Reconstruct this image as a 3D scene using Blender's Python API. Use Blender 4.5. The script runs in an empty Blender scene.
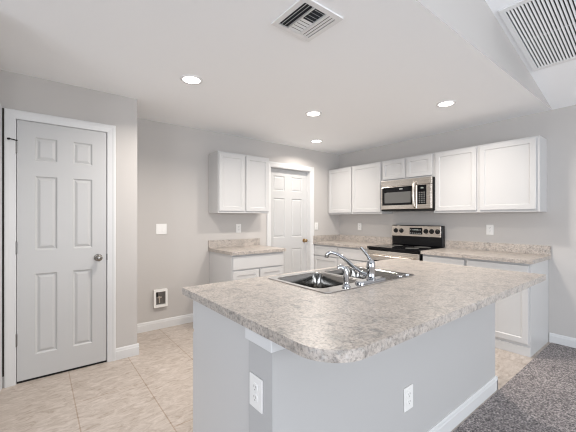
import bpy, bmesh, math, random
from mathutils import Vector, Matrix

random.seed(7)
PI = math.pi
SC = bpy.context.scene
COL = SC.collection

# ------------------------------------------------------------------ camera, world, lights, exposure
TH = math.radians(38.34)
cam_d = bpy.data.cameras.new('camera')
cam_d.sensor_width = 36.0
cam_d.lens = 36.0 * 316.2 / 576.0
cam_d.shift_y = 2.5 / 576.0
cam_d.clip_start = 0.05
cam = bpy.data.objects.new('camera', cam_d)
COL.objects.link(cam)
cam.location = (0, 0, 1.30)
cam.rotation_euler = (PI / 2, 0, PI / 2 - TH)
SC.camera = cam

world = bpy.data.worlds.new('daylight')
SC.world = world
world.use_nodes = True
bgn = world.node_tree.nodes['Background']
bgn.inputs['Color'].default_value = (0.90, 0.95, 1.0, 1)
bgn.inputs['Strength'].default_value = 0.12

SC.view_settings.view_transform = 'Standard'
SC.view_settings.look = 'None'
SC.view_settings.gamma = 1.0
SC.view_settings.use_curve_mapping = False
SC.view_settings.exposure = 0.26
SC.cycles.filter_width = 1.1


def area_light(name, loc, rot, sx, sy, power, color, spread=PI, shape='RECTANGLE'):
    d = bpy.data.lights.new(name, 'AREA')
    d.shape = shape
    d.size = sx
    if shape == 'RECTANGLE':
        d.size_y = sy
    d.energy = power
    d.color = color
    d.spread = spread
    o = bpy.data.objects.new(name, d)
    COL.objects.link(o)
    o.location = loc
    o.rotation_euler = rot
    return o


# daylight through the living room's glass doors, behind and to the right of the camera
area_light('window_daylight_rear', (1.0, -3.6, 1.35), (PI / 2, 0, 0), 3.6, 2.2, 122, (0.90, 0.96, 1.05))
area_light('window_daylight_side', (3.4, 1.2, 1.3), (PI / 2, 0, PI / 2), 4.4, 2.2, 118, (0.95, 1.0, 1.06))
LAMP_POWER = 14.0
LAMP_COLOR = (1.0, 0.925, 0.845)

# ------------------------------------------------------------------ dimensions (metres)
xA, yB, xP, yR = -3.873, 4.227, -3.265, 0.745   # left wall, far wall, pantry front, pantry return
ySIDE = -0.2325
HC = 2.44
xS = -0.88                                       # edge of the flat ceiling, soffit face
SLOPE = 0.2187


def vault_z(y):
    return HC + SLOPE * (yB - y)


# ------------------------------------------------------------------ materials
def new_mat(name):
    m = bpy.data.materials.new(name)
    m.use_nodes = True
    nt = m.node_tree
    return m, nt, nt.nodes, nt.links, nt.nodes['Principled BSDF']


def objcoord(n, l, scale=(1, 1, 1), rot=(0, 0, 0)):
    tc = n.new('ShaderNodeTexCoord')
    mp = n.new('ShaderNodeMapping')
    mp.inputs['Scale'].default_value = scale
    mp.inputs['Rotation'].default_value = rot
    l.new(tc.outputs['Object'], mp.inputs['Vector'])
    return mp.outputs['Vector']


def paint(name, col, rough=0.5, bump=0.0, bscale=200, spec=0.5, var=0.0):
    m, nt, n, l, b = new_mat(name)
    b.inputs['Base Color'].default_value = (*col, 1)
    b.inputs['Roughness'].default_value = rough
    b.inputs['Specular IOR Level'].default_value = spec
    if bump > 0 or var > 0:
        v = objcoord(n, l)
        nz = n.new('ShaderNodeTexNoise')
        nz.inputs['Scale'].default_value = bscale
        nz.inputs['Detail'].default_value = 3
        l.new(v, nz.inputs['Vector'])
        if bump > 0:
            bp = n.new('ShaderNodeBump')
            bp.inputs['Strength'].default_value = bump
            bp.inputs['Distance'].default_value = 0.002
            l.new(nz.outputs['Fac'], bp.inputs['Height'])
            l.new(bp.outputs['Normal'], b.inputs['Normal'])
        if var > 0:
            cr = n.new('ShaderNodeValToRGB')
            cr.color_ramp.elements[0].position = 0.3
            cr.color_ramp.elements[1].position = 0.7
            cr.color_ramp.elements[0].color = (*[c * (1 - var) for c in col], 1)
            cr.color_ramp.elements[1].color = (*[min(1, c * (1 + var)) for c in col], 1)
            l.new(nz.outputs['Fac'], cr.inputs['Fac'])
            l.new(cr.outputs['Color'], b.inputs['Base Color'])
    return m


def metal(name, col, rough=0.25, brushed=None, aniso_scale=(1, 1, 1)):
    m, nt, n, l, b = new_mat(name)
    b.inputs['Base Color'].default_value = (*col, 1)
    b.inputs['Metallic'].default_value = 1.0
    b.inputs['Roughness'].default_value = rough
    if brushed:
        v = objcoord(n, l, brushed)
        nz = n.new('ShaderNodeTexNoise')
        nz.inputs['Scale'].default_value = 1.0
        nz.inputs['Detail'].default_value = 2
        l.new(v, nz.inputs['Vector'])
        mr = n.new('ShaderNodeMapRange')
        mr.inputs['To Min'].default_value = rough * 0.75
        mr.inputs['To Max'].default_value = rough * 1.35
        l.new(nz.outputs['Fac'], mr.inputs['Value'])
        l.new(mr.outputs['Result'], b.inputs['Roughness'])
        bp = n.new('ShaderNodeBump')
        bp.inputs['Strength'].default_value = 0.08
        bp.inputs['Distance'].default_value = 0.001
        l.new(nz.outputs['Fac'], bp.inputs['Height'])
        l.new(bp.outputs['Normal'], b.inputs['Normal'])
    return m


def emissive(name, col, strength):
    m, nt, n, l, b = new_mat(name)
    b.inputs['Base Color'].default_value = (0.3, 0.3, 0.3, 1)
    b.inputs['Emission Color'].default_value = (*col, 1)
    b.inputs['Emission Strength'].default_value = strength
    return m


def laminate_mat():
    m, nt, n, l, b = new_mat('stone_look_laminate')
    v = objcoord(n, l)
    n1 = n.new('ShaderNodeTexNoise')
    n1.inputs['Scale'].default_value = 16
    n1.inputs['Detail'].default_value = 7
    n1.inputs['Roughness'].default_value = 0.68
    n1.inputs['Distortion'].default_value = 0.7
    l.new(v, n1.inputs['Vector'])
    r1 = n.new('ShaderNodeValToRGB')
    e = r1.color_ramp.elements
    e[0].position, e[0].color = 0.30, (0.22, 0.21, 0.20, 1)
    e[1].position, e[1].color = 0.72, (0.55, 0.495, 0.45, 1)
    k = e.new(0.42); k.color = (0.385, 0.345, 0.31, 1)
    k = e.new(0.52); k.color = (0.49, 0.435, 0.385, 1)
    l.new(n1.outputs['Fac'], r1.inputs['Fac'])
    n2 = n.new('ShaderNodeTexNoise')
    n2.inputs['Scale'].default_value = 95
    n2.inputs['Detail'].default_value = 4
    n2.inputs['Roughness'].default_value = 0.7
    l.new(v, n2.inputs['Vector'])
    r2 = n.new('ShaderNodeValToRGB')
    e = r2.color_ramp.elements
    e[0].position, e[0].color = 0.38, (0.20, 0.20, 0.21, 1)
    e[1].position, e[1].color = 0.60, (1.15, 1.16, 1.18, 1)
    k = e.new(0.47); k.color = (0.80, 0.80, 0.81, 1)
    l.new(n2.outputs['Fac'], r2.inputs['Fac'])
    mx = n.new('ShaderNodeMix')
    mx.data_type = 'RGBA'
    mx.blend_type = 'MULTIPLY'
    mx.inputs['Factor'].default_value = 0.62
    l.new(r1.outputs['Color'], mx.inputs['A'])
    l.new(r2.outputs['Color'], mx.inputs['B'])
    # pale flecks
    n3 = n.new('ShaderNodeTexNoise')
    n3.inputs['Scale'].default_value = 60
    n3.inputs['Detail'].default_value = 3
    mp = n.new('ShaderNodeMapping')
    mp.inputs['Location'].default_value = (3.1, 7.7, 1.9)
    l.new(v, mp.inputs['Vector'])
    l.new(mp.outputs['Vector'], n3.inputs['Vector'])
    r3 = n.new('ShaderNodeValToRGB')
    r3.color_ramp.elements[0].position = 0.56
    r3.color_ramp.elements[1].position = 0.68
    l.new(n3.outputs['Fac'], r3.inputs['Fac'])
    mx2 = n.new('ShaderNodeMix')
    mx2.data_type = 'RGBA'
    mx2.inputs['B'].default_value = (0.58, 0.56, 0.54, 1)
    sc = n.new('ShaderNodeMath')
    sc.operation = 'MULTIPLY'
    sc.inputs[1].default_value = 0.45
    l.new(r3.outputs['Color'], sc.inputs[0])
    l.new(sc.outputs[0], mx2.inputs['Factor'])
    l.new(mx.outputs['Result'], mx2.inputs['A'])
    l.new(mx2.outputs['Result'], b.inputs['Base Color'])
    b.inputs['Roughness'].default_value = 0.36
    b.inputs['Specular IOR Level'].default_value = 1.0
    return m


def tile_mat():
    m, nt, n, l, b = new_mat('beige_floor_tile')
    v = objcoord(n, l)
    # tiles 0.457 deep (y) by 0.914 long (x)
    mp = n.new('ShaderNodeMapping')
    mp.inputs['Location'].default_value = (0.62 + 1.37 * 5, -0.205 + 0.457 * 10, 0)
    l.new(v, mp.inputs['Vector'])
    br = n.new('ShaderNodeTexBrick')
    br.offset = 0.5
    br.inputs['Color1'].default_value = (0.455, 0.405, 0.365, 1)
    br.inputs['Color2'].default_value = (0.485, 0.435, 0.395, 1)
    br.inputs['Mortar'].default_value = (0.37, 0.30, 0.245, 1)
    br.inputs['Scale'].default_value = 1.0
    br.inputs['Mortar Size'].default_value = 0.0042
    br.inputs['Mortar Smooth'].default_value = 0.2
    br.inputs['Brick Width'].default_value = 1.37
    br.inputs['Row Height'].default_value = 0.457
    l.new(mp.outputs['Vector'], br.inputs['Vector'])
    nz = n.new('ShaderNodeTexNoise')
    nz.inputs['Scale'].default_value = 13
    nz.inputs['Detail'].default_value = 10
    nz.inputs['Roughness'].default_value = 0.70
    nz.inputs['Distortion'].default_value = 1.2
    mp2 = n.new('ShaderNodeMapping')
    mp2.inputs['Scale'].default_value = (1.8, 0.8, 1)
    l.new(v, mp2.inputs['Vector'])
    l.new(mp2.outputs['Vector'], nz.inputs['Vector'])
    cr = n.new('ShaderNodeValToRGB')
    e = cr.color_ramp.elements
    e[0].position, e[0].color = 0.33, (0.70, 0.64, 0.58, 1)
    e[1].position, e[1].color = 0.66, (1.20, 1.20, 1.20, 1)
    k = e.new(0.45); k.color = (0.92, 0.89, 0.86, 1)
    l.new(nz.outputs['Fac'], cr.inputs['Fac'])
    mx = n.new('ShaderNodeMix')
    mx.data_type = 'RGBA'
    mx.blend_type = 'MULTIPLY'
    mx.inputs['Factor'].default_value = 1.0
    l.new(br.outputs['Color'], mx.inputs['A'])
    l.new(cr.outputs['Color'], mx.inputs['B'])
    l.new(mx.outputs['Result'], b.inputs['Base Color'])
    b.inputs['Roughness'].default_value = 0.42
    bp = n.new('ShaderNodeBump')
    bp.inputs['Strength'].default_value = 0.25
    bp.inputs['Distance'].default_value = 0.003
    inv = n.new('ShaderNodeMath')
    inv.operation = 'MULTIPLY_ADD'
    inv.inputs[1].default_value = -1.0
    l.new(br.outputs['Fac'], inv.inputs[0])
    l.new(nz.outputs['Fac'], inv.inputs[2])
    l.new(inv.outputs[0], bp.inputs['Height'])
    l.new(bp.outputs['Normal'], b.inputs['Normal'])
    return m


def carpet_mat():
    m, nt, n, l, b = new_mat('speckled_carpet')
    v = objcoord(n, l)
    nz = n.new('ShaderNodeTexNoise')
    nz.inputs['Scale'].default_value = 85
    nz.inputs['Detail'].default_value = 3
    nz.inputs['Roughness'].default_value = 0.75
    l.new(v, nz.inputs['Vector'])
    cr = n.new('ShaderNodeValToRGB')
    e = cr.color_ramp.elements
    e[0].position, e[0].color = 0.36, (0.04, 0.036, 0.038, 1)
    e[1].position, e[1].color = 0.68, (0.64, 0.58, 0.565, 1)
    k = e.new(0.5); k.color = (0.235, 0.213, 0.212, 1)
    l.new(nz.outputs['Fac'], cr.inputs['Fac'])
    n2 = n.new('ShaderNodeTexNoise')
    n2.inputs['Scale'].default_value = 3.5
    n2.inputs['Detail'].default_value = 4
    l.new(v, n2.inputs['Vector'])
    c2 = n.new('ShaderNodeValToRGB')
    c2.color_ramp.elements[0].position = 0.35
    c2.color_ramp.elements[1].position = 0.65
    c2.color_ramp.elements[0].color = (0.93, 0.91, 0.90, 1)
    c2.color_ramp.elements[1].color = (1.06, 1.04, 1.03, 1)
    l.new(n2.outputs['Fac'], c2.inputs['Fac'])
    mx = n.new('ShaderNodeMix')
    mx.data_type = 'RGBA'
    mx.blend_type = 'MULTIPLY'
    mx.inputs['Factor'].default_value = 1.0
    l.new(cr.outputs['Color'], mx.inputs['A'])
    l.new(c2.outputs['Color'], mx.inputs['B'])
    l.new(mx.outputs['Result'], b.inputs['Base Color'])
    b.inputs['Roughness'].default_value = 1.0
    b.inputs['Specular IOR Level'].default_value = 0.1
    b.inputs['Sheen Weight'].default_value = 0.2
    bp = n.new('ShaderNodeBump')
    bp.inputs['Strength'].default_value = 0.9
    bp.inputs['Distance'].default_value = 0.012
    l.new(nz.outputs['Fac'], bp.inputs['Height'])
    l.new(bp.outputs['Normal'], b.inputs['Normal'])
    return m


M = dict(
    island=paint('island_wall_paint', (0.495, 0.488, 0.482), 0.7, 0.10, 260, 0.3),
    wall=paint('greige_wall_paint', (0.545, 0.522, 0.502), 0.75, 0.10, 260, 0.3),
    ceil=paint('white_ceiling_paint', (0.935, 0.945, 0.955), 0.85, 0.25, 120, 0.2),
    trim=paint('white_trim_paint', (0.70, 0.70, 0.70), 0.38),
    door=paint('white_door_paint', (0.56, 0.56, 0.56), 0.42),
    cab=paint('white_cabinet_paint', (0.59, 0.585, 0.58), 0.36),
    dark=paint('crevice_shade_paint', (0.05, 0.045, 0.04), 0.9),
    plate=paint('white_plastic', (0.85, 0.84, 0.82), 0.3),
    slot=paint('slot_dark', (0.06, 0.055, 0.05), 0.6),
    lam=laminate_mat(),
    tile=tile_mat(),
    carpet=carpet_mat(),
    steel=metal('brushed_stainless', (0.72, 0.67, 0.615), 0.24, (4, 4, 260)),
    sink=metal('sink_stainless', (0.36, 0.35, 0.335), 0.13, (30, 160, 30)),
    rim=metal('sink_stainless_highlit', (0.62, 0.61, 0.60), 0.14),  # lighter copy of the sink steel, rim highlights put into the colour
    chrome=metal('chrome', (0.52, 0.53, 0.55), 0.08),
    nickel=metal('satin_nickel', (0.30, 0.285, 0.265), 0.2),
    bronze=metal('aged_brass', (0.42, 0.30, 0.17), 0.28),
    hinge=metal('hinge_steel', (0.20, 0.195, 0.19), 0.35),
    black=paint('black_enamel', (0.008, 0.008, 0.009), 0.16, spec=0.22),
    glass=paint('black_glass', (0.005, 0.005, 0.006), 0.06, spec=0.25),
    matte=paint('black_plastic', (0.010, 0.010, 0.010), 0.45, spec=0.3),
    screen=paint('microwave_window_screen', (0.13, 0.13, 0.125), 0.3),
    print=paint('pale_print', (0.65, 0.65, 0.63), 0.5),
    digits=emissive('clock_digits', (0.75, 0.95, 0.8), 0.25),
    metalwhite=paint('white_enamelled_metal', (0.80, 0.80, 0.80), 0.4),
    duct_shade=paint('duct_shade_paint', (0.03, 0.032, 0.04), 0.8),
    filter=paint('grille_back', (0.035, 0.035, 0.038), 0.9),
    lens=emissive('lamp_lens', (1.0, 0.95, 0.88), 6.0),
    copper=metal('valve_metal', (0.6, 0.55, 0.5), 0.3),
)

# ------------------------------------------------------------------ mesh helpers


def box(bm, x0, x1, y0, y1, z0, z1, bevel=0.0, seg=2):
    r = bmesh.ops.create_cube(bm, size=1.0)
    vs = r['verts']
    bmesh.ops.scale(bm, vec=(abs(x1 - x0), abs(y1 - y0), abs(z1 - z0)), verts=vs)
    bmesh.ops.translate(bm, vec=((x0 + x1) / 2, (y0 + y1) / 2, (z0 + z1) / 2), verts=vs)
    if bevel > 0:
        es = list({e for v in vs for e in v.link_edges})
        bmesh.ops.bevel(bm, geom=es, offset=bevel, segments=seg, affect='EDGES', profile=0.5, clamp_overlap=True)
    return bm


def cyl(bm, p0, p1, r0, r1=None, seg=24):
    r1 = r0 if r1 is None else r1
    p0, p1 = Vector(p0), Vector(p1)
    d = p1 - p0
    r = bmesh.ops.create_cone(bm, cap_ends=True, segments=seg, radius1=r0, radius2=r1, depth=d.length)
    q = d.to_track_quat('Z', 'Y').to_matrix().to_4x4()
    bmesh.ops.transform(bm, matrix=Matrix.Translation((p0 + p1) / 2) @ q, verts=r['verts'])
    return bm


def lathe(bm, prof, origin, axis, seg=28):
    """prof: list of (radius, distance along axis)"""
    q = Vector(axis).normalized().to_track_quat('Z', 'Y').to_matrix().to_4x4()
    T = Matrix.Translation(origin) @ q
    rings = []
    for r, h in prof:
        if r < 1e-6:
            rings.append([bm.verts.new(T @ Vector((0, 0, h)))])
        else:
            rings.append([bm.verts.new(T @ Vector((r * math.cos(2 * PI * i / seg), r * math.sin(2 * PI * i / seg), h))) for i in range(seg)])
    for a, b in zip(rings, rings[1:]):
        for i in range(seg):
            j = (i + 1) % seg
            if len(a) == 1 and len(b) == 1:
                continue
            if len(a) == 1:
                bm.faces.new((a[0], b[i], b[j]))
            elif len(b) == 1:
                bm.faces.new((a[i], a[j], b[0]))
            else:
                bm.faces.new((a[i], a[j], b[j], b[i]))
    for cap in (rings[0], rings[-1]):
        if len(cap) > 2:
            bm.faces.new(cap)
    bmesh.ops.recalc_face_normals(bm, faces=bm.faces)
    return bm


def tube(bm, pts, rads, seg=16, sub=6):
    """smooth tube through pts (Catmull-Rom)"""
    P = [Vector(p) for p in pts]
    if not isinstance(rads, (list, tuple)):
        rads = [rads] * len(P)
    path, rr = [], []
    for i in range(len(P) - 1):
        p0 = P[max(i - 1, 0)]; p1 = P[i]; p2 = P[i + 1]; p3 = P[min(i + 2, len(P) - 1)]
        for k in range(sub):
            t = k / sub
            path.append(0.5 * ((2 * p1) + (p2 - p0) * t + (2 * p0 - 5 * p1 + 4 * p2 - p3) * t * t + (-p0 + 3 * p1 - 3 * p2 + p3) * t ** 3))
            rr.append(rads[i] * (1 - t) + rads[i + 1] * t)
    path.append(P[-1]); rr.append(rads[-1])
    rings = []
    prev = None
    for i, p in enumerate(path):
        d = (path[min(i + 1, len(path) - 1)] - path[max(i - 1, 0)]).normalized()
        if prev is None:
            u = d.orthogonal().normalized()
        else:
            u = (prev - d * prev.dot(d)).normalized()
        prev = u
        w = d.cross(u)
        rings.append([bm.verts.new(p + (u * math.cos(2 * PI * k / seg) + w * math.sin(2 * PI * k / seg)) * rr[i]) for k in range(seg)])
    for a, b in zip(rings, rings[1:]):
        for k in range(seg):
            j = (k + 1) % seg
            bm.faces.new((a[k], a[j], b[j], b[k]))
    bm.faces.new(rings[0]); bm.faces.new(rings[-1])
    bmesh.ops.recalc_face_normals(bm, faces=bm.faces)
    return bm


def rrect(x0, x1, y0, y1, r, seg=6):
    """rounded rectangle; r one radius or four (x0y0, x1y0, x1y1, x0y1)"""
    rs = r if isinstance(r, (list, tuple)) else [r] * 4
    out = []
    for (cx, cy, a0), rad in zip(((x0, y0, PI), (x1, y0, 1.5 * PI), (x1, y1, 0), (x0, y1, 0.5 * PI)), rs):
        sx = 1 if cx == x0 else -1
        sy = 1 if cy == y0 else -1
        if rad <= 0:
            out.append((cx, cy)); continue
        ox, oy = cx + sx * rad, cy + sy * rad
        n = max(seg, int(seg * rad / 0.03)) if rad > 0.06 else seg
        for k in range(n + 1):
            a = a0 + 0.5 * PI * k / n
            out.append((ox + rad * math.cos(a), oy + rad * math.sin(a)))
    return out


def slab(bm, outer, holes, z0, z1):
    """flat plate with holes between z0 and z1"""
    loops = []
    for z in (z1, z0):
        edges, here = [], []
        for lp in [outer] + holes:
            vs = [bm.verts.new((x, y, z)) for x, y in lp]
            here.append(vs)
            for i in range(len(vs)):
                edges.append(bm.edges.new((vs[i], vs[(i + 1) % len(vs)])))
        bmesh.ops.triangle_fill(bm, edges=edges, use_beauty=True)
        loops.append(here)
    for a, b in zip(loops[0], loops[1]):
        for i in range(len(a)):
            j = (i + 1) % len(a)
            bm.faces.new((a[i], a[j], b[j], b[i]))
    bmesh.ops.recalc_face_normals(bm, faces=bm.faces)
    return bm


def ring_panel(bm, x0, x1, z0, z1, rings, y):
    """nested rectangles; rings = [(inset, depth below y)], last one is capped. Front looks to +y."""
    prev = None
    for ins, dep in rings:
        c = [bm.verts.new(p) for p in ((x0 + ins, y - dep, z0 + ins), (x1 - ins, y - dep, z0 + ins), (x1 - ins, y - dep, z1 - ins), (x0 + ins, y - dep, z1 - ins))]
        if prev:
            for i in range(4):
                j = (i + 1) % 4
                bm.faces.new((prev[i], prev[j], c[j], c[i]))
        prev = c
    bm.faces.new(prev)


def shaker(x0, x1, z0, z1, y0, t=0.019, stile=0.055, flat=False):
    """cabinet door or drawer front with a recessed centre panel; back at y0, front at y0+t"""
    bm = bmesh.new()
    y = y0 + t
    # back and outer edge (small eased edge)
    b = [bm.verts.new(p) for p in ((x0, y0, z0), (x1, y0, z0), (x1, y0, z1), (x0, y0, z1))]
    s = [bm.verts.new(p) for p in ((x0, y - 0.002, z0), (x1, y - 0.002, z0), (x1, y - 0.002, z1), (x0, y - 0.002, z1))]
    bm.faces.new(b)
    for i in range(4):
        j = (i + 1) % 4
        bm.faces.new((b[i], b[j], s[j], s[i]))
    if flat:
        ring_panel(bm, x0, x1, z0, z1, [(0, 0.002), (0.003, 0.0), (0.02, 0.0)], y)
    else:
        ring_panel(bm, x0, x1, z0, z1, [(0, 0.002), (0.003, 0.0), (stile - 0.004, 0.0), (stile - 0.002, 0.003), (stile + 0.002, 0.008), (stile + 0.005, 0.008)], y)
    bmesh.ops.remove_doubles(bm, verts=bm.verts, dist=1e-6)
    bmesh.ops.recalc_face_normals(bm, faces=bm.faces)
    return bm


def six_panel_leaf(w, h, t, xs, zs):
    """door leaf centred on x, base z=0, front face y=t/2; xs, zs lists of (lo, hi) panel spans. Panels on both faces."""
    bm = bmesh.new()
    rings = [(0, 0), (0.008, 0.008), (0.014, 0.010), (0.032, 0.003), (0.036, 0.0025)]
    cx = sorted([-w / 2, w / 2] + [v for s in xs for v in s])
    cz = sorted([0, h] + [v for s in zs for v in s])
    for sgn in (1, -1):
        sub = bmesh.new()
        for i in range(len(cx) - 1):
            for j in range(len(cz) - 1):
                a, b2, c, d = cx[i], cx[i + 1], cz[j], cz[j + 1]
                if (a, b2) in xs and (c, d) in zs:
                    ring_panel(sub, a, b2, c, d, rings, t / 2)
                else:
                    sub.faces.new([sub.verts.new(p) for p in ((a, t / 2, c), (b2, t / 2, c), (b2, t / 2, d), (a, t / 2, d))])
        if sgn < 0:
            bmesh.ops.rotate(sub, cent=(0, 0, 0), matrix=Matrix.Rotation(PI, 3, 'Z'), verts=sub.verts)
        me = bpy.data.meshes.new('tmp')
        sub.to_mesh(me); sub.free()
        bm.from_mesh(me)
        bpy.data.meshes.remove(me)
    bmesh.ops.remove_doubles(bm, verts=bm.verts, dist=1e-5)
    # sides
    for p in ([(-w / 2, t / 2, 0), (-w / 2, -t / 2, 0), (-w / 2, -t / 2, h), (-w / 2, t / 2, h)],
              [(w / 2, t / 2, 0), (w / 2, -t / 2, 0), (w / 2, -t / 2, h), (w / 2, t / 2, h)],
              [(-w / 2, t / 2, 0), (w / 2, t / 2, 0), (w / 2, -t / 2, 0), (-w / 2, -t / 2, 0)],
              [(-w / 2, t / 2, h), (w / 2, t / 2, h), (w / 2, -t / 2, h), (-w / 2, -t / 2, h)]):
        bm.faces.new([bm.verts.new(q) for q in p])
    bmesh.ops.remove_doubles(bm, verts=bm.verts, dist=1e-5)
    bmesh.ops.recalc_face_normals(bm, faces=bm.faces)
    return bm


def obj(name, bm, mat, parent=None, smooth=False, bevel=0.0):
    me = bpy.data.meshes.new(name)
    bm.to_mesh(me)
    bm.free()
    me.materials.append(mat)
    o = bpy.data.objects.new(name, me)
    COL.objects.link(o)
    if smooth:
        for p in me.polygons:
            p.use_smooth = True
        try:
            md = o.modifiers.new('weighted', 'EDGE_SPLIT')
            md.split_angle = math.radians(40)
        except Exception:
            pass
    if bevel > 0:
        md = o.modifiers.new('bevel', 'BEVEL')
        md.width = bevel
        md.segments = 2
        md.limit_method = 'ANGLE'
        md.angle_limit = math.radians(50)
    if parent:
        o.parent = parent
    return o


def tag(o, label, cat, group=None):
    o['label'] = label
    o['category'] = cat
    if group:
        o['group'] = group
    return o


def thing(name, label, cat, loc=(0, 0, 0), rotz=0.0, group=None):
    o = bpy.data.objects.new(name, None)
    o.empty_display_size = 0.1
    COL.objects.link(o)
    o.location = loc
    o.rotation_euler = (0, 0, rotz)
    return tag(o, label, cat, group)


def struct(name, bm, mat, parent=None, label=None, smooth=False, bevel=0.0):
    o = obj(name, bm, mat, parent, smooth, bevel)
    if parent is None:
        o['kind'] = 'structure'
    if label:
        o['label'] = label
    return o


B = bmesh.new
FACE_A = -PI / 2     # local +y -> world +X (things on the left wall); local x -> world -Y
FACE_B = PI          # local +y -> world -Y (things on the far wall); local x -> world -X

# ------------------------------------------------------------------ room shell
FX1, FY0 = 3.6, -3.8
xCARP = -0.886
b = B(); box(b, xA - 0.14, xCARP, FY0, yB + 0.12, -0.08, 0.0)
struct('floor', b, M['tile'], label='beige tiled kitchen floor')
b = B(); box(b, xCARP, FX1, FY0, yB + 0.12, -0.08, 0.004)
struct('floor_carpet', b, M['carpet'], label='dark grey speckled living room carpet')

b = B(); box(b, xA - 0.14, xS - 0.001, FY0, yB + 0.12, HC, HC + 0.10)
struct('ceiling', b, M['ceil'], label='flat white kitchen ceiling')

# vaulted ceiling over the living room, rising from the far wall
b = B()
vs = []
for dz in (0.0, 0.10):
    for x, y in ((xS - 0.10, yB + 0.12), (FX1, yB + 0.12), (FX1, FY0), (xS - 0.10, FY0)):
        vs.append(b.verts.new((x, y, vault_z(y) + dz)))
for f in ((0, 1, 2, 3), (4, 5, 6, 7), (0, 1, 5, 4), (1, 2, 6, 5), (2, 3, 7, 6), (3, 0, 4, 7)):
    b.faces.new([vs[i] for i in f])
bmesh.ops.recalc_face_normals(b, faces=b.faces)
struct('ceiling_vault', b, M['ceil'], label='sloping white ceiling over the carpet')

# triangular drop between the flat ceiling and the vault
b = B()
vs = []
for x in (xS, xS - 0.10):
    for y, z in ((yB, HC + 0.0005), (FY0, HC + 0.0005), (FY0, vault_z(FY0) + 0.02), (yB, HC + 0.02)):
        vs.append(b.verts.new((x, y, z)))
for f in ((0, 1, 2, 3), (4, 5, 6, 7), (0, 1, 5, 4), (1, 2, 6, 5), (2, 3, 7, 6), (3, 0, 4, 7)):
    b.faces.new([vs[i] for i in f])
bmesh.ops.recalc_face_normals(b, faces=b.faces)
struct('wall_soffit', b, M['wall'], label='grey triangular wall above the kitchen ceiling edge')

# left wall with the back door opening
D2 = (2.727, 3.540, 2.085)          # opening y0, y1, height
b = B()
box(b, xA - 0.12, xA, ySIDE - 0.1, D2[0], 0, HC)
box(b, xA - 0.12, xA, D2[1], yB + 0.12, 0, HC)
box(b, xA - 0.12, xA, D2[0], D2[1], D2[2], HC)
struct('wall_left', b, M['wall'], label='greige wall behind the desk cabinets')

# far wall
b = B(); box(b, xA, FX1, yB, yB + 0.12, 0, HC + 0.0)
struct('wall_far', b, M['wall'], label='greige wall behind the stove')

# pantry: front wall with its door opening, and the return
D1 = (-0.137, 0.494, 2.083)
b = B()
box(b, xP - 0.10, xP, ySIDE - 0.1, D1[0], 0, HC)
box(b, xP - 0.10, xP, D1[1], yR, 0, HC)
box(b, xP - 0.10, xP, D1[0], D1[1], D1[2], HC)
box(b, xA, xP - 0.10, yR - 0.10, yR, 0, HC)
struct('wall_pantry', b, M['wall'], label='greige pantry wall around the left door')

# side wall meeting the pantry front at the picture's left edge
b = B(); box(b, xP, -2.30, ySIDE - 0.10, ySIDE, 0, HC)
struct('wall_side', b, M['wall'])


def casing(name, w, h, cw=0.066, ct=0.017):
    """door casing, local frame: opening centred on x, wall face y=0; three profiled boards with mitred look"""
    b = B()
    prof = [(0.0, 0.0), (0.0, ct * 0.55), (cw * 0.18, ct * 0.62), (cw * 0.55, ct * 0.8), (cw * 0.72, ct), (cw * 0.94, ct), (cw, ct * 0.8), (cw, 0.0)]
    path = [(-w / 2, 0.0, (-1, 0)), (-w / 2, h, (-1, 1)), (w / 2, h, (1, 1)), (w / 2, 0.0, (1, 0))]
    rings = []
    for x, z, (dx, dz) in path:
        rings.append([b.verts.new((x + dx * s, y, z + dz * s)) for s, y in prof])
    for r0, r1 in zip(rings, rings[1:]):
        for i in range(len(prof)):
            j = (i + 1) % len(prof)
            b.faces.new((r0[i], r0[j], r1[j], r1[i]))
    b.faces.new(rings[0]); b.faces.new(rings[-1])
    bmesh.ops.recalc_face_normals(b, faces=b.faces)
    return b


def jamb(w, h, y0, y1, t=0.004):
    b = B()
    box(b, -w / 2 - 0.0, -w / 2 + t, y0, y1, 0, h)
    box(b, w / 2 - t, w / 2, y0, y1, 0, h)
    box(b, -w / 2 + t, w / 2 - t, y0, y1, h - t, h)
    return b


def knob_bm(x, z, y, sgn=1):
    b = B()
    lathe(b, [(0.0, 0.0), (0.032, 0.0), (0.033, 0.004), (0.029, 0.009), (0.014, 0.012), (0.011, 0.026), (0.016, 0.034), (0.026, 0.042),
              (0.0285, 0.052), (0.026, 0.062), (0.017, 0.069), (0.0, 0.071)], (x, y, z), (0, sgn, 0))
    return b


# pantry door: leaf nearly flush with the wall, hinges on the viewer's left (local +x)
pc = (D1[0] + D1[1]) / 2
pw = D1[1] - D1[0]
dr = bpy.data.objects.new('door_1', None)
COL.objects.link(dr)
dr.location = (xP, pc, 0); dr.rotation_euler = (0, 0, FACE_A)
dr['kind'] = 'structure'
dr['label'] = 'white six panel pantry door with satin nickel knob'
struct('door_casing', casing('c', pw, D1[2]), M['trim'], dr)
struct('door_jamb', jamb(pw, D1[2], -0.10, 0.004), M['trim'], dr)
PX = [(-0.1985, -0.0565), (0.0515, 0.1955)]     # local x = pc - y
zr = [(0.20, 0.85), (1.04, 1.638), (1.764, 1.952)]
leaf = struct('door_leaf', six_panel_leaf(pw - 0.016, 2.058, 0.035, PX, [(a - 0.014, c - 0.014) for a, c in zr]), M['door'], dr)
leaf.location = (0, -0.017, 0.018)
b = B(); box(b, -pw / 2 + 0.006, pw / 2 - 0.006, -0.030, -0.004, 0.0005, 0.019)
obj('under_door_shade', b, M['matte'], dr)  # black strip standing in for the shade under the door
obj('door_knob', knob_bm(-0.243, 0.952, -0.001), M['nickel'], dr, True)
b = B(); box(b, -pw / 2 + 0.0005, -pw / 2 + 0.0045, -0.022, 0.006, 0.925, 0.98, 0.001)
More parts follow.
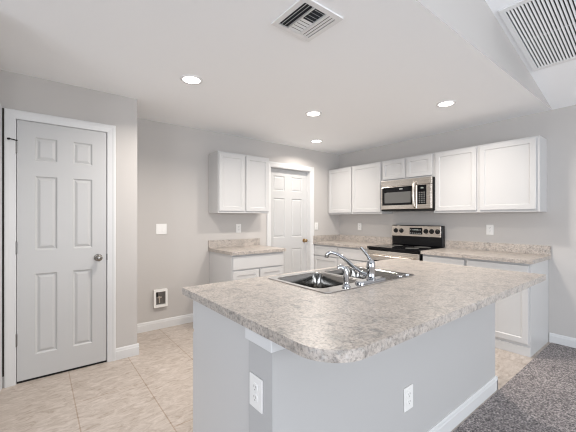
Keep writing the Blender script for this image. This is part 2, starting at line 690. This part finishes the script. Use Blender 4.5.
obj('strike_plate', b, M['hinge'], dr)
for z in (0.345, 1.070, 1.860):
    b = B()
    cyl(b, (pw / 2 - 0.004, 0.004, z - 0.045), (pw / 2 - 0.004, 0.004, z + 0.045), 0.0065, seg=14)
    cyl(b, (pw / 2 - 0.004, 0.004, z + 0.045), (pw / 2 - 0.004, 0.004, z + 0.052), 0.005, 0.003, seg=14)
    cyl(b, (pw / 2 - 0.004, 0.004, z - 0.052), (pw / 2 - 0.004, 0.004, z - 0.045), 0.003, 0.005, seg=14)
    obj('hinge', b, M['hinge'], dr)
b = B()
tube(b, [(pw / 2 - 0.004, 0.006, 1.912), (pw / 2 + 0.012, 0.026, 1.912), (pw / 2 + 0.034, 0.044, 1.912)], 0.004, 10, 4)
cyl(b, (pw / 2 + 0.034, 0.044, 1.912), (pw / 2 + 0.044, 0.036, 1.912), 0.008, seg=12)
box(b, pw / 2 - 0.012, pw / 2 + 0.004, 0.002, 0.012, 1.908, 1.916)
obj('door_stop', b, M['matte'], dr)

# back door: leaf set deep in its opening
bc = (D2[0] + D2[1]) / 2
bw = D2[1] - D2[0]
dr = bpy.data.objects.new('door_2', None)
COL.objects.link(dr)
dr.location = (xA, bc, 0); dr.rotation_euler = (0, 0, FACE_A)
dr['kind'] = 'structure'
dr['label'] = 'white six panel back door with aged brass knob'
struct('door_casing', casing('c', bw, D2[2]), M['trim'], dr)
struct('door_jamb', jamb(bw, D2[2], -0.12, 0.003, 0.008), M['trim'], dr)
BX = [(-0.29, -0.07), (0.07, 0.29)]
leaf = struct('door_leaf', six_panel_leaf(bw - 0.020, 2.055, 0.040, BX, [(0.19, 0.80), (0.985, 1.60), (1.715, 1.945)]), M['door'], dr)
leaf.location = (0, -0.106, 0.018)
b = B(); box(b, -bw / 2, bw / 2, -0.12, -0.01, 0.0, 0.018)
struct('threshold', b, M['hinge'], dr)
obj('door_knob', knob_bm(-0.335, 0.935, -0.087), M['bronze'], dr, True)

# side door in the wall at the left edge of the picture
dr = bpy.data.objects.new('door_3', None)
COL.objects.link(dr)
dr.location = (xP + 0.437, ySIDE, 0); dr.rotation_euler = (0, 0, 0)
dr['kind'] = 'structure'
dr['label'] = 'white door edge in side wall at the far left'
struct('door_casing', casing('c', 0.74, 2.083, 0.066, 0.017), M['trim'], dr)
leaf = struct('door_leaf', six_panel_leaf(0.724, 2.058, 0.035, [(-0.27, -0.06), (0.06, 0.27)], [(a - 0.014, c - 0.014) for a, c in zr]), M['door'], dr)
leaf.location = (0, -0.011, 0.018)
# dark strip painted in for the shade of the crevice between the casings
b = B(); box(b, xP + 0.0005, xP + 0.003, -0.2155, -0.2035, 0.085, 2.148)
struct('crevice_shade', b, M['dark'])


def baseboard(name, p0, p1, nrm, h=0.105, t=0.014):
    """profiled board from p0 to p1 (xy), face towards nrm"""
    b = B()
    prof = [(0, 0), (t, 0), (t, h * 0.72), (t * 0.78, h * 0.78), (t * 0.70, h * 0.90), (t * 0.35, h), (0, h)]
    rings = []
    for p in (p0, p1):
        rings.append([b.verts.new((p[0] + nrm[0] * s, p[1] + nrm[1] * s, z)) for s, z in prof])
    for i in range(len(prof)):
        j = (i + 1) % len(prof)
        b.faces.new((rings[0][i], rings[0][j], rings[1][j], rings[1][i]))
    b.faces.new(rings[0]); b.faces.new(rings[1])
    bmesh.ops.recalc_face_normals(b, faces=b.faces)
    return struct(name, b, M['trim'])


baseboard('baseboard_pantry', (xP, D1[1] + 0.066), (xP, yR + 0.014), (1, 0))
baseboard('baseboard_return', (xA, yR), (xP, yR), (0, 1))
baseboard('baseboard_left', (xA, yR), (xA, 1.755), (1, 0))
baseboard('baseboard_far', (-0.902, yB), (FX1, yB), (0, -1), 0.10)

# ------------------------------------------------------------------ upper cabinets


def cabinet(name, label, loc, rot, w, z0, z1, depth, doors, group, drawers=(), base=False, ends=(), div=None):
    """doors/drawers: (x0, x1, z0, z1) in local coords (x centred; +x is the viewer's left). Depth includes the door."""
    t = thing(name, label, 'cabinet', loc, rot, group)
    body = depth - 0.020
    b = B()
    if base:
        box(b, -w / 2, w / 2, 0.002, body, 0.0, z1, 0.0012, 1)
    else:
        box(b, -w / 2, w / 2, 0.002, body, z0, z1, 0.0012, 1)
        # slightly recessed underside shown by a lip
    obj('body', b, M['cab'], t)
    if not base:
        b = B(); box(b, -w / 2 - 0.002, w / 2 + 0.002, 0.002, body + 0.002, z0 - 0.004, z0 + 0.010, 0.001, 1)
        obj('bottom_rail', b, M['cab'], t)
    else:
        b = B(); box(b, -w / 2, w / 2 , body, body + 0.012, 0.0, 0.088, 0.002, 1)
        obj('toe_board', b, M['cab'], t)
    for d in doors:
        obj('door', shaker(*d, body + 0.001), M['cab'], t)
    for d in drawers:
        obj('drawer', shaker(*d, body + 0.001, flat=True), M['cab'], t)
    return t


UD = 0.285
UB, UT = 1.374, 2.138
UG = 'white wall cabinets'


def two(w, lo, hi, m=0.012, g=0.012, split=0.0):
    return [(-w / 2 + m, split - g / 2, lo, hi), (split + g / 2, w / 2 - m, lo, hi)]


# desk wall cabinet on the left wall (y 1.743 .. 2.512)
cabinet('wall_cabinet', 'white two-door wall cabinet hanging on the left wall above the small desk counter', (xA, 2.128, 0), FACE_A, 0.769, UB, UT, UD + 0.005,
        two(0.769, UB + 0.022, UT - 0.016, 0.012, 0.024, 0.0), UG)
# far wall, left of the microwave
xl0, xl1 = xA + 0.003, -2.787
cabinet('wall_cabinet', 'white two-door wall cabinet in the far corner left of the microwave', ((xl0 + xl1) / 2, yB, 0), FACE_B, xl1 - xl0, UB, UT, UD,
        two(xl1 - xl0, UB + 0.022, UT - 0.016, 0.012, 0.02, 0.012), UG)
xm0, xm1 = -2.780, -2.012
cabinet('wall_cabinet', 'short white two-door wall cabinet directly above the microwave', ((xm0 + xm1) / 2, yB, 0), FACE_B, xm1 - xm0, 1.836, UT, UD,
        two(xm1 - xm0, 1.858, UT - 0.016, 0.014, 0.026, 0.0), UG)
xr0, xr1 = -2.008, -0.925
cabinet('wall_cabinet', 'wide white two-door wall cabinet right of the microwave', ((xr0 + xr1) / 2, yB, 0), FACE_B, xr1 - xr0, UB, UT, UD,
        two(xr1 - xr0, UB + 0.022, UT - 0.016, 0.026, 0.034, 0.022), UG)

# ------------------------------------------------------------------ base cabinets
BD = 0.625
CT = 0.914
BG = 'white base cabinets'
ZD0, ZD1 = 0.702, 0.855     # drawer
w = 0.752
cabinet('base_cabinet', 'white base cabinet with one wide drawer under the small desk counter', (xA, 2.130, 0), FACE_A, w, 0, 0.876, BD,
        two(w, 0.115, 0.683, 0.012, 0.016), BG, [(-w / 2 + 0.012, w / 2 - 0.012, ZD0, ZD1)], True)
# far wall left of the stove, two units
for (a, c, lab) in ((-3.865, -3.325, 'white drawer base cabinet in the far corner beside the back door'),
                    (-3.325, -2.757, 'white drawer base cabinet next to the left side of the stove')):
    w = c - a
    cabinet('base_cabinet', lab, ((a + c) / 2, yB, 0), FACE_B, w, 0, 0.876, BD,
            [(-w / 2 + 0.012, w / 2 - 0.012, 0.115, 0.683)], BG, [(-w / 2 + 0.012, w / 2 - 0.012, ZD0, ZD1)], True)
for (a, c, lab) in ((-1.975, -1.480, 'white base cabinet next to the right side of the stove'),
                    (-1.480, -0.912, 'white base cabinet at the right end of the far counter beside the carpet')):
    w = c - a
    cabinet('base_cabinet', lab, ((a + c) / 2, yB, 0), FACE_B, w, 0, 0.876, BD,
            [(-w / 2 + 0.016, w / 2 - 0.012, 0.115, 0.683)], BG, [(-w / 2 + 0.016, w / 2 - 0.012, ZD0, ZD1)], True)


def counter(name, label, boxes, splash):
    t = thing(name, label, 'countertop', (0, 0, 0), 0)
    for q in boxes:
        b = B(); box(b, *q)
        obj('worktop', b, M['lam'], t, bevel=0.0012)
    for q in splash:
        b = B(); box(b, *q)
        obj('backsplash', b, M['lam'], t, bevel=0.0012)
    return t


CD = 0.645
counter('countertop', 'small stone-look desk countertop on the left wall beside the back door', [(xA + 0.001, xA + CD, 1.739, 2.525, 0.876, CT)],
        [(xA + 0.001, xA + 0.021, 1.739, 2.525, CT, CT + 0.100)])
counter('countertop', 'stone-look countertop in the far corner left of the stove', [(xA + 0.001, -2.752, yB - CD, yB - 0.001, 0.876, CT)],
        [(xA + 0.021, -2.752, yB - 0.021, yB - 0.001, CT, CT + 0.100), (xA + 0.001, xA + 0.021, yB - CD, yB - 0.001, CT, CT + 0.100)])
counter('countertop', 'stone-look countertop right of the stove, under the wide wall cabinet', [(-1.979, -0.889, yB - CD, yB - 0.001, 0.876, CT)],
        [(-1.979, -0.889, yB - 0.021, yB - 0.001, CT, CT + 0.100)])

# ------------------------------------------------------------------ stove
sx0, sx1 = -2.747, -1.985
sw = sx1 - sx0 - 0.006
st = thing('stove', 'stainless steel electric stove with black cooktop between the far counters', 'stove', ((sx0 + sx1) / 2, yB, 0), FACE_B)
h = sw / 2
b = B(); box(b, -h, h, 0.03, 0.635, 0.02, 0.895, 0.003)
obj('body', b, M['black'], st)
b = B(); box(b, -h - 0.002, h + 0.002, 0.03, 0.665, 0.895, 0.921, 0.005)
ck = obj('cooktop', b, M['glass'], st)
for (x, y, r) in ((0.19, 0.24, 0.085), (-0.19, 0.24, 0.105), (0.19, 0.50, 0.105), (-0.19, 0.50, 0.085)):
    b = B()
    lathe(b, [(r - 0.004, 0.0), (r, 0.0), (r, 0.0006), (r - 0.004, 0.0006)], (x, y, 0.9212), (0, 0, 1), 40)
    obj('burner_ring', b, M['screen'], ck)
b = B()
# backguard: black shell with rounded shoulders
box(b, -h, h, 0.012, 0.075, 0.921, 1.205, 0.010, 3)
bg_ = obj('backguard', b, M['black'], st)
b = B()
box(b, -h + 0.018, h - 0.008, 0.070, 0.086, 1.048, 1.196, 0.004)
cp = obj('control_panel', b, M['steel'], st)
b = B(); box(b, -0.105, 0.085, 0.084, 0.0885, 1.078, 1.172, 0.002)
ds = obj('display', b, M['glass'], cp)
for i in range(6):
    for j in range(2):
        if (i, j) in ((2, 1), (3, 1)):
            continue
        b = B()
        box(b, 0.064 - i * 0.029, 0.079 - i * 0.029, 0.0883, 0.0889, 1.092 + j * 0.045, 1.099 + j * 0.045)
        obj('button', b, M['print'], ds)
b = B()
for i in range(4):
    x = 0.018 - i * 0.016
    box(b, x - 0.005, x + 0.005, 0.0883, 0.0889, 1.134, 1.150)
obj('clock', b, M['digits'], ds)
for x in (0.305, 0.215, -0.155, -0.235, -0.315):
    b = B()
    lathe(b, [(0.0, 0.0), (0.033, 0.0), (0.033, 0.004), (0.026, 0.007), (0.023, 0.026), (0.020, 0.030), (0.0, 0.030)], (x, 0.085, 1.125), (0, 1, 0), 24)
    box(b, x - 0.005, x + 0.005, 0.110, 0.119, 1.104, 1.146, 0.002)
    obj('knob', b, M['matte'], cp, True)
# oven door, window, handle
b = B(); box(b, -h + 0.003, h - 0.003, 0.632, 0.668, 0.225, 0.872, 0.005)
od = obj('oven_door', b, M['steel'], st)
b = B(); box(b, -0.27, 0.27, 0.660, 0.6695, 0.40, 0.745, 0.004)
obj('window', b, M['glass'], od)
b = B()
tube(b, [(-0.31, 0.712, 0.805), (0.0, 0.716, 0.805), (0.31, 0.712, 0.805)], 0.012, 14, 6)
for x in (-0.29, 0.29):
    cyl(b, (x, 0.664, 0.805), (x, 0.712, 0.805), 0.009, seg=14)
obj('handle', b, M['steel'], od, True)
b = B(); box(b, -h + 0.003, h - 0.003, 0.632, 0.664, 0.075, 0.218, 0.005)
obj('drawer', b, M['steel'], st)
for x in (-0.33, 0.33):
    for y in (0.09, 0.58):
        b = B(); cyl(b, (x, y, 0.0), (x, y, 0.03), 0.018, seg=14)
        obj('foot', b, M['matte'], st)

# ------------------------------------------------------------------ microwave
mx0, mx1 = -2.736, -1.996
mw = mx1 - mx0
mv = thing('microwave', 'stainless over-the-range microwave with black door window above the stove', 'microwave', ((mx0 + mx1) / 2, yB + 0.022, 1.415), FACE_B)
h = mw / 2
MH = 0.415
b = B(); box(b, -h, h, 0.024, 0.345, 0.0, MH, 0.002)
obj('body', b, M['matte'], mv)
b = B(); box(b, -h, h, 0.345, 0.378, MH - 0.086, MH, 0.004)
tp = obj('top_panel', b, M['steel'], mv)
dxR = -0.178    # right edge of the door (local)
b = B(); box(b, dxR, h, 0.345, 0.382, 0.012, MH - 0.089, 0.006)
md = obj('door', b, M['steel'], mv)
b = B(); box(b, dxR + 0.052, h - 0.022, 0.378, 0.3845, 0.068, MH - 0.096, 0.003)
dg = obj('door_glass', b, M['glass'], md)
b = B(); box(b, dxR + 0.085, h - 0.062, 0.3835, 0.3853, 0.098, MH - 0.168, 0.001)
obj('window_screen', b, M['screen'], dg)
b = B()
for i in range(6):
    x = 0.072 - i * 0.0085
    box(b, x - 0.003, x + 0.003, 0.3845, 0.3852, MH - 0.135, MH - 0.122)
obj('logo', b, M['print'], dg)
b = B()
tube(b, [(dxR + 0.024, 0.380, 0.030), (dxR + 0.024, 0.412, 0.055), (dxR + 0.024, 0.428, 0.16), (dxR + 0.024, 0.428, 0.22), (dxR + 0.024, 0.412, MH - 0.075), (dxR + 0.024, 0.376, MH - 0.048)],
     [0.013, 0.015, 0.017, 0.017, 0.015, 0.013], 14, 6)
obj('handle', b, M['steel'], md, True)
b = B(); box(b, -h, dxR - 0.003, 0.345, 0.381, 0.012, MH - 0.089, 0.005)
kp = obj('control_frame', b, M['steel'], mv)
b = B(); box(b, -h + 0.062, dxR - 0.008, 0.378, 0.3835, 0.068, MH - 0.096, 0.003)
kg = obj('keypad', b, M['glass'], kp)
for r in range(6):
    for c in range(3):
        x = dxR - 0.038 - c * 0.032
        z = 0.092 + r * 0.026
        b = B()
        box(b, x - 0.007, x + 0.007, 0.3832, 0.3840, z - 0.003, z + 0.003)
        obj('key', b, M['print'], kg)
b = B()
for i in range(3):
    x = dxR - 0.060 - i * 0.013
    box(b, x - 0.004, x + 0.004, 0.3832, 0.3840, 0.272, 0.288)
obj('clock', b, M['digits'], kg)
b = B(); box(b, -h, h, 0.05, 0.372, -0.012, 0.010, 0.003)
obj('vent_base', b, M['matte'], mv)

# ------------------------------------------------------------------ island
ix0, ix1, iy0, iy1 = -1.757, -0.605, 0.634, 2.745      # countertop
pwx0, pwx1, pwy0, pwy1 = -1.071, -0.911, 0.650, 2.735  # half wall

b = B(); box(b, pwx0, pwx1, pwy0, pwy1, 0, 0.876)
struct('wall_island', b, M['island'], label='grey painted half wall under the island countertop')
b = B()
box(b, pwx0 - 0.012, pwx1 + 0.008, pwy0 - 0.010, pwy1 + 0.004, 0.828, 0.872, 0.003)
struct('trim_2', b, M['trim'], label='white trim board around the top of the island half wall')
baseboard('baseboard_island', (pwx1, pwy0), (pwx1, pwy1 + 0.012), (1, 0), 0.10)
baseboard('baseboard_island_end', (pwx1 + 0.014, pwy1), (pwx0, pwy1), (0, 1), 0.10)

# island cabinets (kitchen side faces -X)
ic = thing('island_cabinet', 'long white base cabinet of the island, its end panel facing the pantry', 'cabinet', (pwx0 - 0.001, (0.66 + 2.72) / 2, 0), PI / 2)
L = 2.06
ID = 0.580
# open-topped carcass of separate boards so the sink bowls hang inside it
tk = 0.018
for nm, q in (('end_panel', (-L / 2, -L / 2 + tk, 0.0, ID, 0.0, 0.875)), ('end_panel', (L / 2 - tk, L / 2, 0.0, ID, 0.0, 0.875)),
              ('back_panel', (-L / 2 + tk, L / 2 - tk, 0.0, tk, 0.0, 0.875)), ('face_frame', (-L / 2 + tk, L / 2 - tk, ID - 0.009, ID, 0.0, 0.875)),
              ('bottom_shelf', (-L / 2 + tk, L / 2 - tk, tk, ID - tk, 0.09, 0.11))):
    b = B(); box(b, *q)
    obj(nm, b, M['cab'], ic)
n = 4
for i in range(n):
    a = -L / 2 + i * L / n + (0.003 if i == 0 else 0.012)
    c = -L / 2 + (i + 1) * L / n - (0.003 if i == n - 1 else 0.012)
    obj('door', shaker(a, c, 0.115, 0.683, ID + 0.004), M['cab'], ic)
    obj('drawer', shaker(a, c, ZD0, ZD1, ID + 0.004, flat=True), M['cab'], ic)
b = B(); box(b, -L / 2, L / 2, ID, ID + 0.012, 0.0, 0.088, 0.002, 1)
obj('toe_board', b, M['cab'], ic)

# sink placement
kx0, kx1, ky0, ky1 = -1.690, -1.140, 1.155, 2.010
cut = rrect(kx0 + 0.030, kx1 - 0.018, ky0 + 0.018, ky1 - 0.018, 0.03)
b = B()
slab(b, rrect(ix0, ix1, iy0, iy1, [0.002, 0.145, 0.004, 0.002], 8), [cut], 0.876, CT)
it = obj('island_countertop', b, M['lam'], None, bevel=0.0012)
tag(it, 'large stone-look island countertop with one rounded corner, holding the sink', 'countertop')

# ------------------------------------------------------------------ sink
sk = thing('sink', 'double-bowl stainless steel drop-in sink set into the island countertop', 'sink', ((kx0 + kx1) / 2, (ky0 + ky1) / 2, CT), 0)
hx, hy = (kx1 - kx0) / 2, (ky1 - ky0) / 2
b1 = (-hx + 0.050, hx - 0.090, -hy + 0.026, -0.016)
b2 = (-hx + 0.050, hx - 0.090, 0.016, hy - 0.030)
b = B()
slab(b, rrect(-hx, hx, -hy, hy, 0.035), [rrect(*b1, 0.06, 8), rrect(*b2, 0.06, 8)], 0.0005, 0.006)
rim = obj('rim', b, M['rim'], sk, bevel=0.003)
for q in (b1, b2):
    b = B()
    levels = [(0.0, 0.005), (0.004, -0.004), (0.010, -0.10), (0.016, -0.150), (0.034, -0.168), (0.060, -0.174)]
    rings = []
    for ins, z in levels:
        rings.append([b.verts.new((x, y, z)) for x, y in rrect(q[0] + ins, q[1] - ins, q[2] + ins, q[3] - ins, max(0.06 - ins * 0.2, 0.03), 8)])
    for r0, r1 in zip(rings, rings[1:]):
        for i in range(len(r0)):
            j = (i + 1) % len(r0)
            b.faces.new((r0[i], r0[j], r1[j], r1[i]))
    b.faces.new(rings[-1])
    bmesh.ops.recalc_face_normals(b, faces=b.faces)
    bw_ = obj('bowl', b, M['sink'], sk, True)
    sd = bw_.modifiers.new('thick', 'SOLIDIFY')
    sd.thickness = 0.0015
    sd.offset = 0
    cx, cy = (q[0] + q[1]) / 2, (q[2] + q[3]) / 2
    b = B()
    lathe(b, [(0.056, 0.0), (0.056, 0.003), (0.045, 0.004), (0.038, 0.001), (0.0, 0.001)], (cx, cy, -0.1735), (0, 0, 1), 32)
    dn = obj('drain', b, M['chrome'], bw_, True)
for (x, y) in ((hx - 0.045, hy - 0.045), (hx - 0.045, -0.0 + 0.30)):
    b = B()
    lathe(b, [(0.0, 0.0), (0.021, 0.0), (0.021, 0.003), (0.015, 0.005), (0.0, 0.0055)], (x, y, 0.006), (0, 0, 1), 24)
    obj('hole_cover', b, M['chrome'], sk, True)

# ------------------------------------------------------------------ faucet (stands on the sink's rear deck)
fx, fy, fz = -1.190, 1.580, CT + 0.006
fc = thing('faucet', 'chrome single-lever kitchen faucet on the sink rim, spout over the bowls', 'faucet', (fx, fy, fz), 0)
b = B()
pts = rrect(-0.030, 0.030, -0.130, 0.130, 0.0295, 8)
lo = [b.verts.new((x, y, 0)) for x, y in pts]
mi = [b.verts.new((x, y, 0.008)) for x, y in pts]
hi = [b.verts.new((x * 0.82, y * 0.96, 0.015)) for x, y in pts]
for r0, r1 in ((lo, mi), (mi, hi)):
    for i in range(len(pts)):
        j = (i + 1) % len(pts)
        b.faces.new((r0[i], r0[j], r1[j], r1[i]))
b.faces.new(lo); b.faces.new(hi)
bmesh.ops.recalc_face_normals(b, faces=b.faces)
obj('base_plate', b, M['chrome'], fc, True)
b = B()
lathe(b, [(0.0, 0.010), (0.030, 0.010), (0.030, 0.016), (0.0255, 0.022), (0.0245, 0.070), (0.0265, 0.074), (0.0265, 0.100), (0.024, 0.116), (0.017, 0.130), (0.008, 0.137), (0.0, 0.138)], (0, 0, 0), (0, 0, 1), 32)
obj('body', b, M['chrome'], fc, True)
tipx, tipy = -1.395 - fx, 1.412 - fy
b = B()
path = [(0.05, 0.042), (0.20, 0.050), (0.36, 0.078), (0.54, 0.120), (0.70, 0.152), (0.86, 0.168), (0.96, 0.164), (1.0, 0.152)]
tube(b, [(tipx * s, tipy * s, z) for s, z in path], [0.013, 0.0125, 0.012, 0.0115, 0.011, 0.011, 0.0115, 0.0125], 16, 6)
sp = obj('spout', b, M['chrome'], fc, True)
b = B()
cyl(b, (tipx, tipy, 0.154), (tipx * 1.01, tipy * 1.01, 0.136), 0.0135, 0.0125, 20)
obj('aerator', b, M['nickel'], sp, True)
b = B()
tube(b, [(0.0, 0.0, 0.126), (-0.012, -0.010, 0.150), (-0.028, -0.024, 0.178), (-0.046, -0.038, 0.204)], [0.011, 0.0085, 0.0075, 0.0095], 12, 6)
obj('lever', b, M['chrome'], fc, True)

# ------------------------------------------------------------------ side sprayer
sp = thing('sink_sprayer', 'small chrome side sprayer standing on the sink rim beside the faucet', 'sprayer', (-1.170, 1.335, fz), 0)
b = B()
lathe(b, [(0.0, 0.0), (0.024, 0.0), (0.024, 0.005), (0.018, 0.012), (0.015, 0.030), (0.0, 0.030)], (0, 0, 0), (0, 0, 1), 28)
obj('holder', b, M['chrome'], sp, True)
b = B()
tube(b, [(0, 0, 0.026), (0, 0, 0.060), (-0.002, -0.002, 0.086), (-0.009, -0.009, 0.103), (-0.022, -0.020, 0.110), (-0.032, -0.028, 0.102)],
     [0.0125, 0.0160, 0.0165, 0.0165, 0.0150, 0.0135], 16, 6)
obj('spray_head', b, M['chrome'], sp, True)
b = B()
tube(b, [(0.014, 0.011, 0.066), (0.013, 0.010, 0.092), (0.0, 0.001, 0.118)], [0.004, 0.006, 0.004], 10, 5)
obj('thumb_lever', b, M['nickel'], sp, True)

# ------------------------------------------------------------------ wall plates


def outlet(label, loc, rot, w=0.076, h=0.120, group='white electrical outlets'):
    t = thing('wall_outlet', label, 'outlet', loc, rot, group)
    b = B(); box(b, -w / 2, w / 2, 0.0005, 0.0065, -h / 2, h / 2, 0.0025)
    obj('plate', b, M['plate'], t)
    for s in (-1, 1):
        b = B()
        lathe(b, [(0.0, 0.0), (0.0172, 0.0), (0.0172, 0.002), (0.016, 0.0028), (0.0, 0.0028)], (0, 0.0060, s * 0.0195), (0, 1, 0), 24)
        r = obj('receptacle', b, M['plate'], t)
        b = B()
        for x in (-0.0065, 0.0065):
            box(b, x - 0.0012, x + 0.0012, 0.0085, 0.0091, s * 0.0195, s * 0.0195 + 0.009)
        cyl(b, (0, 0.0085, s * 0.0195 - 0.0075), (0, 0.0091, s * 0.0195 - 0.0075), 0.0026, seg=12)
        obj('slots', b, M['slot'], r)
    b = B(); cyl(b, (0, 0.0060, 0), (0, 0.0075, 0), 0.0028, seg=12)
    obj('screw', b, M['plate'], t)
    return t


outlet('white outlet on the left wall above the small desk counter', (xA, 2.186, 1.164), FACE_A)
outlet('white outlet on the left wall between the back door and the far corner', (xA, 3.668, 1.172), FACE_A)
outlet('white outlet on the far wall above the corner counter, left of the stove', (-3.408, yB, 1.165), FACE_B)
outlet('white outlet on the far wall above the counter right of the stove', (-1.463, yB, 1.167), FACE_B)
outlet('white outlet on the narrow end of the island half wall', (-1.012, pwy0, 0.643), PI, 0.088, 0.124)
outlet('white outlet low on the long carpet-facing side of the island', (pwx1, 1.523, 0.360), FACE_A, 0.082, 0.122)

t = thing('light_switch', 'white two-gang light switch plate on the left wall near the pantry', 'light switch', (xA, 1.148, 1.175), FACE_A)
b = B(); box(b, -0.060, 0.060, 0.0005, 0.0065, -0.062, 0.062, 0.0025)
obj('plate', b, M['plate'], t)
for s in (-1, 1):
    b = B()
    box(b, s * 0.023 - 0.0165, s * 0.023 + 0.0165, 0.005, 0.009, -0.034, 0.034, 0.0015)
    bmesh.ops.rotate(b, cent=(0, 0.007, 0), matrix=Matrix.Rotation(0.05, 3, 'X'), verts=b.verts)
    obj('rocker', b, M['plate'], t)

# recessed water supply box
t = thing('supply_box', 'white recessed water supply box low on the left wall', 'supply box', (xA, 1.133, 0.363), FACE_A)
b = B()
slab(b, rrect(-0.078, 0.078, -0.104, 0.104, 0.008), [rrect(-0.054, 0.054, -0.076, 0.076, 0.005)], 0.0005, 0.034)
bmesh.ops.rotate(b, cent=(0, 0, 0), matrix=Matrix.Rotation(-PI / 2, 3, 'X'), verts=b.verts)
obj('frame', b, M['plate'], t, bevel=0.003)
b = B(); box(b, -0.056, 0.056, 0.001, 0.004, -0.078, 0.078)
obj('back', b, M['hinge'], t)
b = B()
cyl(b, (0.012, 0.004, 0.010), (0.012, 0.022, 0.010), 0.013, seg=18)
cyl(b, (0.012, 0.014, -0.055), (0.012, 0.014, 0.012), 0.009, seg=16)
box(b, -0.012, 0.036, 0.020, 0.027, 0.002, 0.018, 0.003)
obj('valve', b, M['copper'], t)
b = B(); box(b, 0.030, 0.053, 0.004, 0.020, 0.020, 0.070, 0.004)
obj('hammer_arrestor', b, M['matte'], t)

# ------------------------------------------------------------------ recessed lights
for (x, y, lab) in ((-2.525, 0.988, 'recessed ceiling light nearest the pantry door'),
                    (-2.521, 2.347, 'recessed ceiling light over the kitchen aisle, before the desk wall cabinet'),
                    (-3.388, 3.214, 'recessed ceiling light closest to the back door'),
                    (-1.487, 3.173, 'recessed ceiling light before the wide wall cabinet right of the microwave')):
    t = thing('recessed_light', lab, 'ceiling light', (x, y, HC), 0, 'recessed ceiling lights')
    b = B()
    lathe(b, [(0.070, -0.0015), (0.070, -0.006), (0.078, -0.0075), (0.089, -0.005), (0.092, -0.0005), (0.070, -0.0005)], (0, 0, 0), (0, 0, 1), 40)
    obj('trim_ring', b, M['metalwhite'], t, True)
    b = B()
    lathe(b, [(0.0, -0.0035), (0.071, -0.0035), (0.071, -0.0015), (0.0, -0.0015)], (0, 0, 0), (0, 0, 1), 40)
    obj('lens', b, M['lens'], t)
    area_light('lamp', (x, y, HC - 0.012), (0, 0, 0), 0.14, 0.14, LAMP_POWER * (0.75 if x < -3 else 1.0), LAMP_COLOR, math.radians(148), 'DISK')

# ------------------------------------------------------------------ ceiling supply vent (three-way louvres)
vt = thing('ceiling_vent', 'square white louvred air vent in the flat ceiling above the island', 'vent', (-1.359, 1.212, HC), 0)
vw = 0.148
b = B()
inn = 0.116
slab(b, rrect(-vw, vw, -vw, vw, 0.004), [rrect(-inn, inn, -inn, inn, 0.002)], -0.010, -0.0005)
obj('frame', b, M['metalwhite'], vt, bevel=0.004)
b = B(); box(b, -inn, inn, -inn, inn, -0.0012, -0.0004)
obj('duct_shade_plate', b, M['duct_shade'], vt)  # flat dark plate on solid ceiling, painted for the shade behind the louvres


def blade(x0, x1, y0, y1, tilt, axis, hw=0.011):
    """thin tilted louvre; axis is the direction it runs along"""
    b = B()
    cx, cy = (x0 + x1) / 2, (y0 + y1) / 2
    if axis == 'x':
        box(b, x0, x1, cy - hw, cy + hw, -0.0095, -0.0085)
        bmesh.ops.rotate(b, cent=(cx, cy, -0.0090), matrix=Matrix.Rotation(tilt, 3, 'X'), verts=b.verts)
    else:
        box(b, cx - hw, cx + hw, y0, y1, -0.0095, -0.0085)
        bmesh.ops.rotate(b, cent=(cx, cy, -0.0090), matrix=Matrix.Rotation(tilt, 3, 'Y'), verts=b.verts)
    return b


VENT_PARTS = []
# left bank: blades along x, nearest the pantry side (low y); mid bank and right bank
for y in (-0.101, -0.079, -0.057):
    obj('louvre', blade(-inn, inn, y - 0.001, y + 0.001, 0.72, 'x'), M['metalwhite'], vt)
b = B(); box(b, -inn, inn, -0.046, -0.043, -0.012, -0.001)
obj('divider', b, M['metalwhite'], vt)
for i in range(9):
    x = -0.104 + i * 0.026
    obj('louvre', blade(x - 0.001, x + 0.001, -0.042, 0.042, -0.30 if i < 5 else 0.72, 'y', 0.0080 if i < 5 else 0.011), M['metalwhite'], vt)
b = B(); box(b, -inn, inn, 0.043, 0.046, -0.012, -0.001)
obj('divider', b, M['metalwhite'], vt)
for y in (0.057, 0.079, 0.101):
    obj('louvre', blade(-inn, inn, y - 0.001, y + 0.001, -0.30, 'x', 0.0065), M['metalwhite'], vt)

# ------------------------------------------------------------------ return air grille on the sloping ceiling
gx0, gx1, gy0, gy1 = -0.845, -0.235, 2.595, 3.445
gy = (gy0 + gy1) / 2
gr = thing('return_grille', 'large white slatted return air grille in the sloping ceiling', 'vent', ((gx0 + gx1) / 2, gy, vault_z(gy)), 0)
gr.rotation_euler = (-math.atan(SLOPE), 0, 0)
gw, gl = (gx1 - gx0) / 2, (gy1 - gy0) / 2 * math.sqrt(1 + SLOPE ** 2)
bd = 0.036
b = B()
slab(b, rrect(-gw, gw, -gl, gl, 0.003), [rrect(-gw + bd, gw - bd, -gl + bd, gl - bd, 0.002)], -0.013, -0.0005)
obj('frame', b, M['metalwhite'], gr, bevel=0.004)
b = B(); box(b, -gw + bd, gw - bd, -gl + bd, gl - bd, -0.0014, -0.0005)
obj('filter', b, M['filter'], gr)
ns = 26
for i in range(ns):
    x = -gw + bd + 0.014 + i * (2 * (gw - bd) - 0.02) / (ns - 1)
    b = B()
    box(b, x - 0.0068, x + 0.0068, -gl + bd, gl - bd, -0.0085, -0.0075)
    bmesh.ops.rotate(b, cent=(x, 0, -0.008), matrix=Matrix.Rotation(-0.5, 3, 'Y'), verts=b.verts)
    obj('slat', b, M['metalwhite'], gr)
b = B(); box(b, -gw + bd, gw - bd, -0.003, 0.003, -0.0045, -0.0020)
obj('cross_bar', b, M['metalwhite'], gr)
